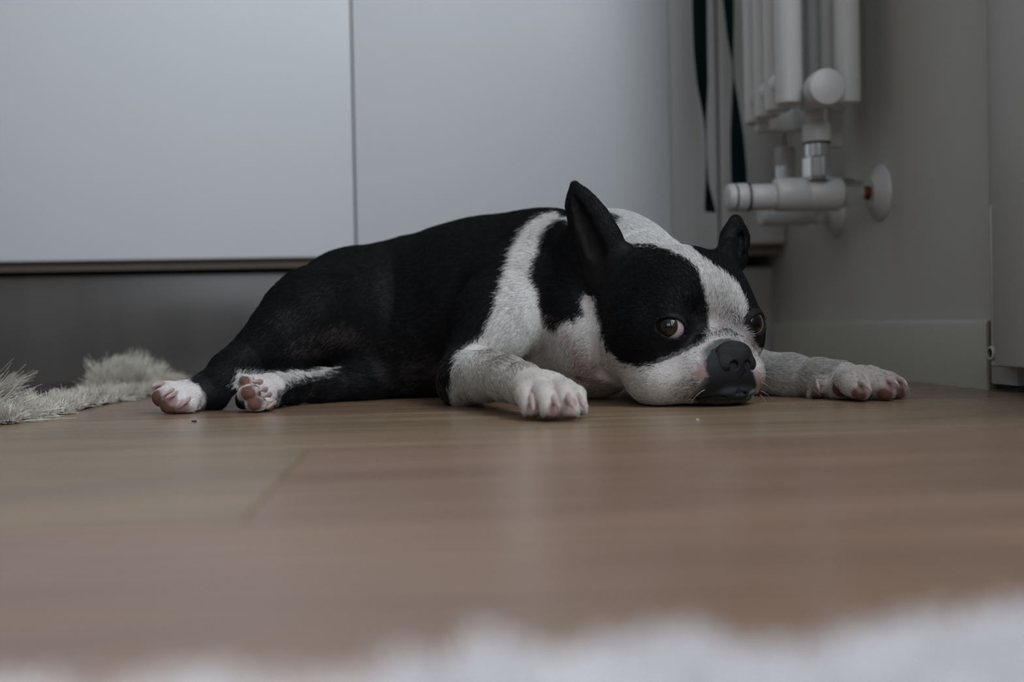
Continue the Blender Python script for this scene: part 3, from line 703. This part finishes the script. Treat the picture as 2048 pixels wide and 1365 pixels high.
def coat(P, rs=None):
    """colour and hair weight (0 bare, 1 haired) at points on the dog; with rs every point picks one hair colour"""
    uv = to_uv(P); n = len(P); hair = rs is not None
    uv = uv+np.stack([vnoise(P, 330, 1), vnoise(P, 330, 2)], -1)*0.0009
    col = np.tile(np.array(BLACK), (n, 1)); hw = np.ones(n)
    def put(w, c, h=None, k=1.0):
        nonlocal col, hw
        w = w*k
        if hair: m = rs.random(n) < w; col[m] = c
        else: col = col*(1-w[:, None])+np.array(c)*w[:, None]
        if h is not None: hw = hw*(1-w)+h*w
    ed = np.minimum.reduce([fn(P.astype(f4)) for fn in EARS])
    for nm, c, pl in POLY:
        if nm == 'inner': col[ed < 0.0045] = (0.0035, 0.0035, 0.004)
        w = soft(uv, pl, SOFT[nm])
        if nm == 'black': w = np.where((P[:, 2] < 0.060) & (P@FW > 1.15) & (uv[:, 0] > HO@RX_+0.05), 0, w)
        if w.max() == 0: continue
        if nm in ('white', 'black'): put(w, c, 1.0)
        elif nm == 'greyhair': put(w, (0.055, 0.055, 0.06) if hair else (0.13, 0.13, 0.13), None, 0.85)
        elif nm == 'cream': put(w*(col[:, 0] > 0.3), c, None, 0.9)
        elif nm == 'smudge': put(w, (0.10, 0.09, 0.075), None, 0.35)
        elif nm == 'muzzle': put(w, c, 0.22); put(w, (0.16, 0.16, 0.16), None, 0.06 if hair else 0)
        elif nm == 'pinkskin': put(w, c, 0.0)
        elif nm == 'pinkfur': put(w, c, 0.7, 0.8)
        elif nm == 'inner': put(w*(ed < 0.0045), c, 0.6, 1.0)
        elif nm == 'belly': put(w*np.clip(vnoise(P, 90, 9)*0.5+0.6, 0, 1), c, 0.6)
    for c, r, k in BALLS:
        d = np.linalg.norm(P-c, axis=1)+vnoise(P, 500, 5)*0.0006; w = np.clip((r-d)/(r*0.35), 0, 1)
        col = col*(1-w[:, None])+k*w[:, None]; hw = np.minimum(hw, 1-w*0.9)
    for c, o in zip(EYES, EOUT):
        d = np.linalg.norm(P-c, axis=1); m = d < ER+0.0030; hw[m] = 0; col[m] = np.array((0.012, 0.010, 0.010))
    v = P-HO; nose = (np.abs(v@HL) < 0.020) & (v@HF > 0.086) & (P[:, 2] > 0.024) & (P[:, 2] < 0.057); hw[nose] = 0
    return col, hw
rs0 = np.random.default_rng(11)
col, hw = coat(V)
skin = col.copy()
mw = (col[:, 0] > 0.33); skin[mw] = skin[mw]*0.66+np.array(SKIN)*0.24       # pink skin shows between white hairs
dog = empty('dog', tuple(HO*[1, 1, 0]))
tag(dog, 'black and white dog with upright ears lying flat on the wood floor', 'dog')
body = mesh_from('body', V, Q, M['skin'], dog)
a = body.data.color_attributes.new('coat', 'FLOAT_COLOR', 'POINT')
cc = np.ones((len(V), 4), f4); cc[:, :3] = skin; a.data.foreach_set('color', cc.ravel())

# ------------------------------------------------------------------ fur
FLOW = [  # where, direction of lie (px per px right/down, depth), weight radius
 ((1290, 560, 1.12), (-0.6, -0.6, 0.6)), ((1390, 520, 1.10), (-0.5, -0.8, 0.5)), ((1450, 600, 1.05), (-0.3, -0.9, 0.4)), ((1500, 560, 1.1), (-0.1, -0.9, 0.5)),
 ((1440, 650, 1.03), (-0.2, -1, 0.2)), ((1260, 650, 1.08), (-1, -0.05, 0.5)), ((1220, 700, 1.09), (-0.9, 0.4, 0.5)), ((1330, 745, 1.05), (-0.9, 0.2, 0.5)), ((1380, 780, 1.02), (-0.9, 0.35, 0.2)),
 ((1450, 780, 1.01), (-0.3, 0.8, 0.0)), ((1505, 740, 1.03), (0.5, 0.6, 0.5)), ((1300, 790, 1.06), (-0.8, 0.3, 0.5)), ((1520, 640, 1.08), (0.4, -0.3, 0.9)),
 ((1250, 470, 1.2), (-0.9, -0.2, 0.4)), ((1190, 640, 1.16), (-0.5, 0.9, 0.2)), ((1150, 700, 1.17), (-0.3, 0.9, 0.0)), ((1100, 560, 1.2), (-0.95, 0.35, 0.1)), ((1040, 620, 1.18), (-0.9, 0.55, 0.0)),
 ((1060, 700, 1.18), (-0.75, 0.65, 0.0)), ((1100, 740, 1.19), (-0.6, 0.6, 0.0)), ((950, 600, 1.2), (-0.95, 0.4, 0.0)), ((850, 600, 1.22), (-1, 0.3, 0)), ((850, 740, 1.22), (-0.9, 0.5, 0)),
 ((700, 560, 1.2), (-0.9, 0.5, 0)), ((600, 620, 1.15), (-0.75, 0.7, 0)), ((500, 700, 1.12), (-0.6, 0.8, 0)), ((430, 780, 1.1), (-0.8, 0.5, -0.2)), ((360, 795, 1.09), (-0.9, 0.1, -0.5)),
 ((700, 770, 1.2), (-1, 0.05, 0)), ((600, 770, 1.16), (-1, 0.05, -0.2)), ((520, 790, 1.1), (-0.3, 0.0, -1)),
 ((930, 720, 1.1), (-0.3, 0.8, -0.2)), ((920, 790, 1.1), (0.1, 0.9, -0.2)), ((1000, 740, 1.03), (0.7, 0.5, -0.6)), ((1060, 790, .95), (0.3, 0.8, -0.6)), ((1120, 790, .94), (0.4, 0.9, -0.5)),
 ((1560, 740, 1.15), (1, 0.1, -0.2)), ((1650, 750, 1.11), (1, 0.2, -0.2)), ((1750, 760, 1.08), (0.9, 0.45, -0.1)),
 ((1165, 450, 1.13), (-0.25, -1, 0.05)), ((1210, 540, 1.12), (-0.5, -0.8, 0.1)), ((1468, 470, 1.16), (0.05, -1, 0.1)), ((1180, 500, 1.11), (-0.8, -0.6, 0))]
fp = np.array([W(*p) for p, _ in FLOW]); fd = np.array([unit(RT*a-UP*b+FW*c) for _, (a, b, c) in FLOW])
def flow(P):
    out = np.zeros_like(P)
    for s in range(0, len(P), 40000):
        d2 = ((P[s:s+40000, None]-fp[None])**2).sum(-1); w = 1/(d2+0.0001)**2; out[s:s+40000] = w@fd
    return unit(out)
def fur(n_hairs, seed):
    r = np.random.default_rng(seed)
    a4 = V[Q]; ar = 0.5*np.linalg.norm(np.cross(a4[:, 2]-a4[:, 0], a4[:, 3]-a4[:, 1]), axis=1)
    fc = a4.mean(1); fn = unit(NV[Q].mean(1))
    vis = ((CAM-fc)*fn).sum(1) > -0.35*np.linalg.norm(CAM-fc, axis=1)      # what stands against the floor or far behind grows sparser
    w = ar*np.where(vis, 1.0, 0.12)*np.where(fc[:, 2] < 0.0015, 0.02, 1.0)
    w *= np.where(np.linalg.norm(fc-HO-[0, 0, 0.06], axis=1) < 0.16, 1.5, 1.0)
    fi = r.choice(len(Q), n_hairs, p=w/w.sum())
    uvw = r.random((n_hairs, 2)); A = V[Q[fi]]
    P = (A[:, 0]*(1-uvw[:, :1])+A[:, 1]*uvw[:, :1])*(1-uvw[:, 1:])+(A[:, 3]*(1-uvw[:, :1])+A[:, 2]*uvw[:, :1])*uvw[:, 1:]
    nrm = fn[fi]; c, h = coat(P, r)
    keep = r.random(n_hairs) < h; P, nrm, c, h = P[keep], nrm[keep], c[keep], h[keep]; n = len(P)
    D = flow(P); D = D-(D*nrm).sum(1, keepdims=True)*nrm; D = unit(D+r.normal(size=(n, 3))*0.16); D = unit(D-(D*nrm).sum(1, keepdims=True)*nrm)
    hd = np.linalg.norm(P-HO-[0, 0, 0.06], axis=1); L = np.interp(hd, [0.09, 0.14], [0.0044, 0.0060])
    pawd = np.minimum.reduce([np.linalg.norm(P-W(*q), axis=1) for q in ((1100, 800, .94), (1750, 770, 1.08), (345, 795, 1.09), (510, 788, 1.09))])
    L = np.where(pawd < 0.045, 0.0027, L)*r.uniform(0.7, 1.25, n)*np.where(h < 0.5, 0.45, 1.0)
    ed = np.minimum.reduce([fn(P.astype(f4)) for fn in EARS]); L = np.where(ed < 0.004, 0.0034, L)
    v = P-HO; mz = (v@HF > 0.06) & (hd < 0.13) & (P[:, 2] < 0.062); L = np.where(mz, L*0.62, L)
    lift = r.uniform(0.16, 0.38, n)[:, None]
    D0 = unit(D+nrm*lift); bend = D*0.15-nrm*lift*0.55
    PP = strands(P-nrm*0.0003, D0, L, bend, 4)
    tint = np.where(c.mean(1) > 0.3, r.uniform(0.5, 1.18, n), r.uniform(0.4, 1.7, n))[:, None]
    R = np.array([1.0, 0.85, 0.6, 0.12])[None]*r.uniform(0.00010, 0.00018, n)[:, None]
    return PP, R, np.clip(c*tint, 0, 1)
NH = globals().get('NH', 420000)
PP, R, c = fur(NH, 21)
o = curves('fur', PP, R, c, M['fur'], dog); o['kind'] = 'stuff'

# ------------------------------------------------------------------ eyes
def eye_material():
    m = mat('dog_eye', (0.1, 0.1, 0.1), 0.3, 0.1, coat=0.8); L = m.node_tree.links; b = m.node_tree.nodes['Principled BSDF']
    b.inputs['Coat Roughness'].default_value = 0.02
    tc = N(m, 'ShaderNodeTexCoord'); sx = N(m, 'ShaderNodeSeparateXYZ'); L.new(tc.outputs['Object'], sx.inputs[0])
    nz = N(m, 'ShaderNodeTexNoise'); nz.inputs['Scale'].default_value = 400; L.new(tc.outputs['Object'], nz.inputs['Vector'])
    ac = N(m, 'ShaderNodeMath', operation='DIVIDE'); L.new(sx.outputs['Z'], ac.inputs[0]); ac.inputs[1].default_value = ER
    ad = N(m, 'ShaderNodeMath', operation='MULTIPLY_ADD'); L.new(nz.outputs['Fac'], ad.inputs[0]); ad.inputs[1].default_value = 0.02; L.new(ac.outputs[0], ad.inputs[2])
    cr = N(m, 'ShaderNodeValToRGB'); L.new(ad.outputs[0], cr.inputs[0]); e = cr.color_ramp.elements
    e[0].position = 0.0; e[0].color = (0.45, 0.35, 0.37, 1); e[1].position = 1.0; e[1].color = (0.003, 0.003, 0.003, 1)
    for p, c_ in ((0.735, (0.45, 0.35, 0.37, 1)), (0.755, (0.006, 0.004, 0.0035, 1)), (0.80, (0.022, 0.011, 0.006, 1)), (0.90, (0.030, 0.014, 0.007, 1)), (0.945, (0.012, 0.006, 0.004, 1)), (0.965, (0.003, 0.003, 0.003, 1))):
        q = e.new(p); q.color = c_
    L.new(cr.outputs[0], b.inputs['Base Color']); return m
EM = eye_material()
GAZE = [unit(-FY_*0.90-RX_*0.30+HU*0.16), unit(-FY_*0.90+RX_*0.34+HU*0.12)]
for c, g in zip(EYES, GAZE):
    bm = BM(); bmesh.ops.create_uvsphere(bm, u_segments=48, v_segments=32, radius=ER)
    for v in bm.verts:                                         # slight corneal bulge round local +Z
        t = max(0.0, v.co.z/ER-0.72)/0.28; v.co *= 1+0.035*t
    me = bpy.data.meshes.new('eye'); bm.to_mesh(me); bm.free(); me.materials.append(EM)
    for p in me.polygons: p.use_smooth = True
    o = bpy.data.objects.new('eye', me); link(o)
    o.location = Vector(c)-dog.location; o.rotation_mode = 'QUATERNION'; o.rotation_quaternion = Vector(g).to_track_quat('Z', 'Y'); o.parent = dog

# ------------------------------------------------------------------ nose leather
NF = Field(); NF.group(0); NK = 1.13
NZ = 0.0405; NB = -0.0085
NF.add(he(0, 0.101+NB, NZ+0.0050, 0.0180, 0.0125, 0.0115, 0.3), 0.006)
NF.add(he(0, 0.107+NB, NZ-0.002, 0.0120, 0.0080, 0.0110), 0.006)
for s in (-1, 1):
    NF.add(he(0.0112*s, 0.1045+NB, NZ-0.0025, 0.0082, 0.0095, 0.0082), 0.003)
NF.add(he(0, 0.106+NB, NZ-0.010, 0.0055, 0.007, 0.0080), 0.004)
for s in (-1, 1):
    NF.add(rc(H(0.0064*s, 0.1175+NB, NZ-0.0030), H(0.0068*s, 0.106+NB, NZ-0.003), 0.0038, 0.0030), 0.002, 's')
    NF.add(rc(H(0.0062*s, 0.1155+NB, NZ-0.0045), H(0.0135*s, 0.1130+NB, NZ-0.0090), 0.0022, 0.0012), 0.002, 's')
NF.add(rc(H(0, 0.1190+NB, NZ-0.001), H(0, 0.1145+NB, NZ-0.018), 0.0009, 0.0009), 0.002, 's')
v_, q_ = iso(NF, H(0, 0.105, 0.045)-0.028, H(0, 0.105, 0.045)+0.028, 0.0006)
v_ = relax(v_, q_, 2); nc_ = H(0, 0.092, NZ); dv_ = v_-nc_; v_ = nc_+dv_*NK-(dv_@HF)[:, None]*HF*(NK-0.88)-HF*0.0008
nm_ = mat('nose_leather', (0.008, 0.008, 0.009), 0.42, 0.4); noisy(nm_, (0.008, 0.008, 0.009), 0.15, (300, 300, 300), 0.5, 1500)
mesh_from('nose', v_, q_, nm_, dog)

# ------------------------------------------------------------------ claws
cm = mat('claw_horn', (0.50, 0.33, 0.31), 0.3, 0.5, coat=0.3); noisy(cm, (0.46, 0.34, 0.32), 0.12, (300, 300, 300))
def claw(a, b, c, r, name='claw'):
    """a root, b bend, c tip; each a (px,py,d)"""
    A, B_, C_ = [np.array(W(*p)) for p in (a, b, c)]; bm = BM(); last = None; K, n = 9, 10
    for i in range(K):
        t = i/(K-1); p = A*(1-t)**2+B_*2*t*(1-t)+C_*t*t; T = unit((B_-A)*(1-t)+(C_-B_)*t+1e-9)
        u = unit(np.cross(T, RT*0.4+UP*0.9)); v = np.cross(T, u); rr = r*(1-0.55*t**1.6)*(1 if i < K-1 else 0.55)
        ring = [bm.verts.new(p+u*math.cos(6.2832*j/n)*rr*0.8+v*math.sin(6.2832*j/n)*rr*1.15) for j in range(n)]
        if last:
            for j in range(n): bm.faces.new((last[j], last[(j+1) % n], ring[(j+1) % n], ring[j]))
        else: bm.faces.new(ring)
        last = ring
    bm.faces.new(last[::-1]); return obj(name, bm, cm, dog)
for a, b, c, r in [
    ((1062, 792, .930), (1064, 800, .908), (1066, 822, .906), 0.0027), ((1104, 794, .922), (1112, 800, .893), (1119, 820, .893), 0.0027),
    ((1134, 790, .922), (1140, 797, .893), (1144, 817, .893), 0.0029), ((1152, 790, .938), (1162, 796, .914), (1168, 817, .915), 0.0025),
    ((1716, 764, 1.060), (1732, 766, 1.042), (1743, 783, 1.040), 0.0027), ((1772, 760, 1.064), (1788, 760, 1.052), (1797, 772, 1.050), 0.0025), ((1794, 758, 1.085), (1808, 758, 1.072), (1814, 774, 1.070), 0.0025),
    ((1634, 762, 1.103), (1633, 768, 1.094), (1639, 782, 1.096), 0.0020),
    ((345, 782, 1.078), (335, 784, 1.064), (322, 793, 1.064), 0.0026), ((352, 787, 1.076), (344, 790, 1.060), (331, 798, 1.060), 0.0026), ((378, 799, 1.080), (370, 803, 1.068), (357, 816, 1.070), 0.0026), ((322, 770, 1.09), (312, 768, 1.08), (303, 776, 1.08), 0.0022),
    ((522, 765, 1.086), (514, 763, 1.070), (504, 764, 1.068), 0.0026), ((532, 780, 1.084), (524, 777, 1.068), (517, 783, 1.066), 0.0026), ((540, 790, 1.082), (532, 788, 1.066), (526, 795, 1.064), 0.0026), ((550, 806, 1.092), (543, 810, 1.078), (533, 818, 1.078), 0.0022)]:
    claw(a, b, c, r)

# ------------------------------------------------------------------ whiskers
wp, wl, wdv = [], [], []
for px, py, d, dx, dy, dz, l in [(1522, 735, 1.045, .7, -.6, .1, 19), (1524, 745, 1.045, .95, -.2, .1, 30), (1524, 750, 1.045, .9, .1, .1, 24), (1523, 765, 1.045, .8, .3, .1, 26), (1522, 782, 1.045, .9, .35, .1, 24), (1520, 790, 1.045, .7, .5, .1, 18),
    (1400, 765, 1.01, -.9, -.15, -.4, 40), (1380, 775, 1.015, -.9, -.05, -.5, 44), (1255, 770, 1.09, -.8, .7, -.2, 22), (1275, 775, 1.08, -.75, .75, -.2, 24), (1410, 780, 1.0, -.8, .3, -.4, 36)]:
    wp.append(W(px, py, d)); wl.append(l*d/FPX); wdv.append(unit(RT*dx-UP*dy+FW*dz))
wp, wl, wdv = np.array(wp), np.array(wl), np.array(wdv)
PPw = strands(wp, wdv, wl, np.tile(np.array([0, 0, -0.35]), (len(wp), 1)), 8); PPw[..., 2] = np.maximum(PPw[..., 2], 0.001)
for k in range(len(wp)): curves('whisker', PPw[k:k+1], np.linspace(0.00020, 0.00004, 8)[None], np.array([[0.5, 0.5, 0.48]]), M['fibre'], dog)

# ================================================================== rugs
WOOL = (0.60, 0.57, 0.50); WOOLW = (0.88, 0.86, 0.87)
def tuft_field(name, roots, dirs, lens, bend, rad, colr, parent, kk=6, var=0.15):
    n = len(roots); r = np.random.default_rng(n); P = strands(roots, dirs, lens, bend, kk)
    P += np.cumsum(r.normal(size=P.shape)*0.00035, axis=1)
    P[..., 2] = np.maximum(P[..., 2], 0.0012)
    col = np.array(colr)[None]*r.uniform(1-var, 1+var, (n, 1))
    R = np.linspace(1, 0.5, kk)[None]*rad*r.uniform(0.7, 1.2, (n, 1))
    o = curves(name, P, R, col, M['fibre'], parent); o['kind'] = 'stuff'; return o
def clumps(n, per, area, length, lean, spread, seed, z0=0.003):
    """yarn tufts: clump centres with many filaments fanning out"""
    r = np.random.default_rng(seed); c = area(r, n); d = unit(np.array([0, 0, 1.0])[None]+r.normal(size=(n, 3))*lean)
    i = np.repeat(np.arange(n), per); m = len(i)
    P = c[i]+r.normal(size=(m, 3))*0.0016; P[:, 2] = z0+np.abs(P[:, 2]-z0)*0.2
    D = unit(d[i]+r.normal(size=(m, 3))*spread)
    L = length*r.uniform(0.75, 1.15, n)[i]*r.uniform(0.85, 1.1, m)
    B = r.normal(size=(n, 3))[i]*0.25; return P, D, L, B
# -- shaggy rug behind the hind paws: thin dark woven field with a thick cream fringe border
rg = tag(empty('fringed_rug', (-0.5, 1.4, 0)), 'cream shaggy rug with raised tufts at the left by the cabinets', 'rug')
EDGE = [(1.02, -0.352), (1.10, -0.338), (1.20, -0.338), (1.30, -0.335), (1.40, -0.325), (1.50, -0.320), (1.62, -0.330), (1.74, -0.35)]
ey = np.array([a for a, b in EDGE]); ex = np.array([b for a, b in EDGE])
bm = BM(); top = []; bot = []
ys = np.linspace(1.02, 1.74, 30)
for y in ys:
    x1 = np.interp(y, ey, ex)-0.008
    row = []
    for x, z in ((-1.2, 0.001), (-1.2, 0.006), (-0.7, 0.0065), (x1-0.05, 0.007), (x1-0.006, 0.006), (x1, 0.001)):
        row.append(bm.verts.new((x, y, z+(0.0006*math.sin(x*150)*math.sin(y*140) if z > 0.002 else 0))))
    top.append(row)
for A, B_ in zip(top, top[1:]):
    for i in range(6): bm.faces.new((A[i], A[(i+1) % 6], B_[(i+1) % 6], B_[i]))
bm.faces.new(top[0]); bm.faces.new(top[-1][::-1])
wv = mat('rug_weave', (0.07, 0.055, 0.065), 0.95, 0.05); noisy(wv, (0.075, 0.055, 0.062), 0.55, (30, 30, 30), 0.6, 500)
obj('woven_base', bm, wv, rg)
def border(r, n):
    y = r.uniform(1.03, 1.72, n); x = np.interp(y, ey, ex)-np.abs(r.normal(size=n))*0.024-0.006; q = r.random(n) < 0.2; y = np.where(q, 1.02+np.abs(r.normal(size=n))*0.01, y); x = np.where(q, -0.352-r.random(n)*0.12, x)
    return np.stack([x, y, np.full(n, 0.004)], -1)
P, D, L, B_ = clumps(1500, 16, border, 0.013, 0.9, 0.35, 5)
tuft_field('pile', P, D, L, B_, 0.00032, WOOL, rg)
def heap(r, n):
    t = r.random(n); y = 1.42+0.10*t; x = np.interp(y, ey, ex)-0.016-r.random(n)*0.062
    z = 0.004+0.024*np.clip(1-((y-1.47)/0.06)**2, 0, 1)*np.clip(1-((x+0.370)/0.04)**2, 0, 1)*r.random(n)
    return np.stack([x, y, z], -1)
r_ = np.random.default_rng(8); c0 = heap(r_, 420); i_ = np.repeat(np.arange(420), 30)
P = c0[i_]+r_.normal(size=(len(i_), 3))*0.0022; P[:, 2] = np.maximum(P[:, 2], 0.003)
d0 = unit(np.array([0.05, -0.1, 1.0])+r_.normal(size=(420, 3))*0.45); D = unit(d0[i_]+r_.normal(size=(len(i_), 3))*0.22)
L = 0.021*r_.uniform(0.6, 1.15, 420)[i_]*r_.uniform(0.8, 1.1, len(i_)); B_ = (r_.normal(size=(420, 3))*0.35)[i_]
tuft_field('raised_tuft', P, D, L, B_, 0.0003, WOOL, rg)
# tassel of loose yarns at the left edge, held up by its own twist
r_ = np.random.default_rng(9); n = 380
a0, a1 = W(-40, 800, 1.22), W(45, 766, 1.22)
t_ = r_.random(n); P = np.array(a0)[None]+r_.normal(size=(n, 3))*[0.003, 0.004, 0.0025]; P[:, 2] = np.maximum(P[:, 2], 0.003)
D = np.tile(unit(a1-a0), (n, 1))+r_.normal(size=(n, 3))*0.11; L = np.linalg.norm(a1-a0)*r_.uniform(0.35, 0.95, n)
tuft_field('tassel', P, D, L, np.tile([0, 0, 0.02], (n, 1))+r_.normal(size=(n, 3))*0.16, 0.0004, WOOL, rg, kk=10)
n = 900; a0, a1 = W(-60, 848, 1.03), W(30, 838, 1.03)
P = np.array(a0)[None]+r_.normal(size=(n, 3))*[0.006, 0.006, 0.003]; P[:, 2] = np.maximum(P[:, 2], 0.003)
D = np.tile(unit((a1-a0)*[1, 1, 0.3]), (n, 1))+r_.normal(size=(n, 3))*0.22; L = np.linalg.norm(a1-a0)*r_.uniform(0.6, 1.25, n)
tuft_field('tassel', P, D, L, r_.normal(size=(n, 3))*0.15, 0.0004, WOOL, rg, kk=10)
# -- white long-pile rug right in front of the lens
fg = tag(empty('shag_rug', (0, 0.1, 0)), 'white deep-pile rug blurred along the bottom edge of the view', 'rug')
def fedge(x): return 0.219+0.13*x+0.006*np.sin(x*60)+0.004*np.sin(x*143+1)
bm = BM(); A = []
for x in np.linspace(-0.55, 0.55, 45):
    e = fedge(x)-0.010; A.append([bm.verts.new((x, y, z)) for y, z in ((-0.6, 0.001), (-0.6, 0.006), (e-0.003, 0.006), (e, 0.001))])
for a_, b_ in zip(A, A[1:]):
    for i in range(4): bm.faces.new((a_[i], a_[(i+1) % 4], b_[(i+1) % 4], b_[i]))
bm.faces.new(A[0]); bm.faces.new(A[-1][::-1])
wb = mat('rug_backing', (0.62, 0.61, 0.59), 0.95, 0.05); noisy(wb, (0.62, 0.61, 0.59), 0.1, (60, 60, 60), 0.5, 400)
obj('backing', bm, wb, fg)
def near_area(r, n):
    x = r.uniform(-0.30, 0.40, n); y = fedge(x)-0.006-(r.random(n)**1.6)*0.33; return np.stack([x, y, np.full(n, 0.005)], -1)
P, D, L, B_ = clumps(9000, 12, near_area, 0.008, 0.45, 0.3, 6, 0.005)
k_ = ~((np.abs(P[:, 0]) < 0.02) & (np.abs(P[:, 1]) < 0.03)); tuft_field('pile', P[k_], D[k_], L[k_], B_[k_], 0.00045, WOOLW, fg)

# ================================================================== crumbs on the floor
for (px, py, r, c, lab) in [(1395, 842, 0.0011, (0.7, 0.7, 0.68), 'tiny white crumb on the floor just in front of the chin'),
                            (389, 845, 0.0016, (0.05, 0.035, 0.02), 'small dark crumb on the floor in front of the hind paws')]:
    v = W(px, py, 1)-CAM; p = CAM+v*(-CAM[2]/v[2]); bm = BM(); bmesh.ops.create_icosphere(bm, subdivisions=2, radius=r)
    for q in bm.verts: q.co = Vector((q.co.x*(1.5 if c[0] < .1 else 1), q.co.y, q.co.z*0.6))*(1+0.25*math.sin(q.co.x*3000+q.co.y*2100)); q.co += Vector((p[0], p[1], r*0.55))
    cmt = mat('crumb', c, 0.8); noisy(cmt, c, 0.2, (800, 800, 800)); tag(obj('crumb', bm, cmt), lab, 'crumb')
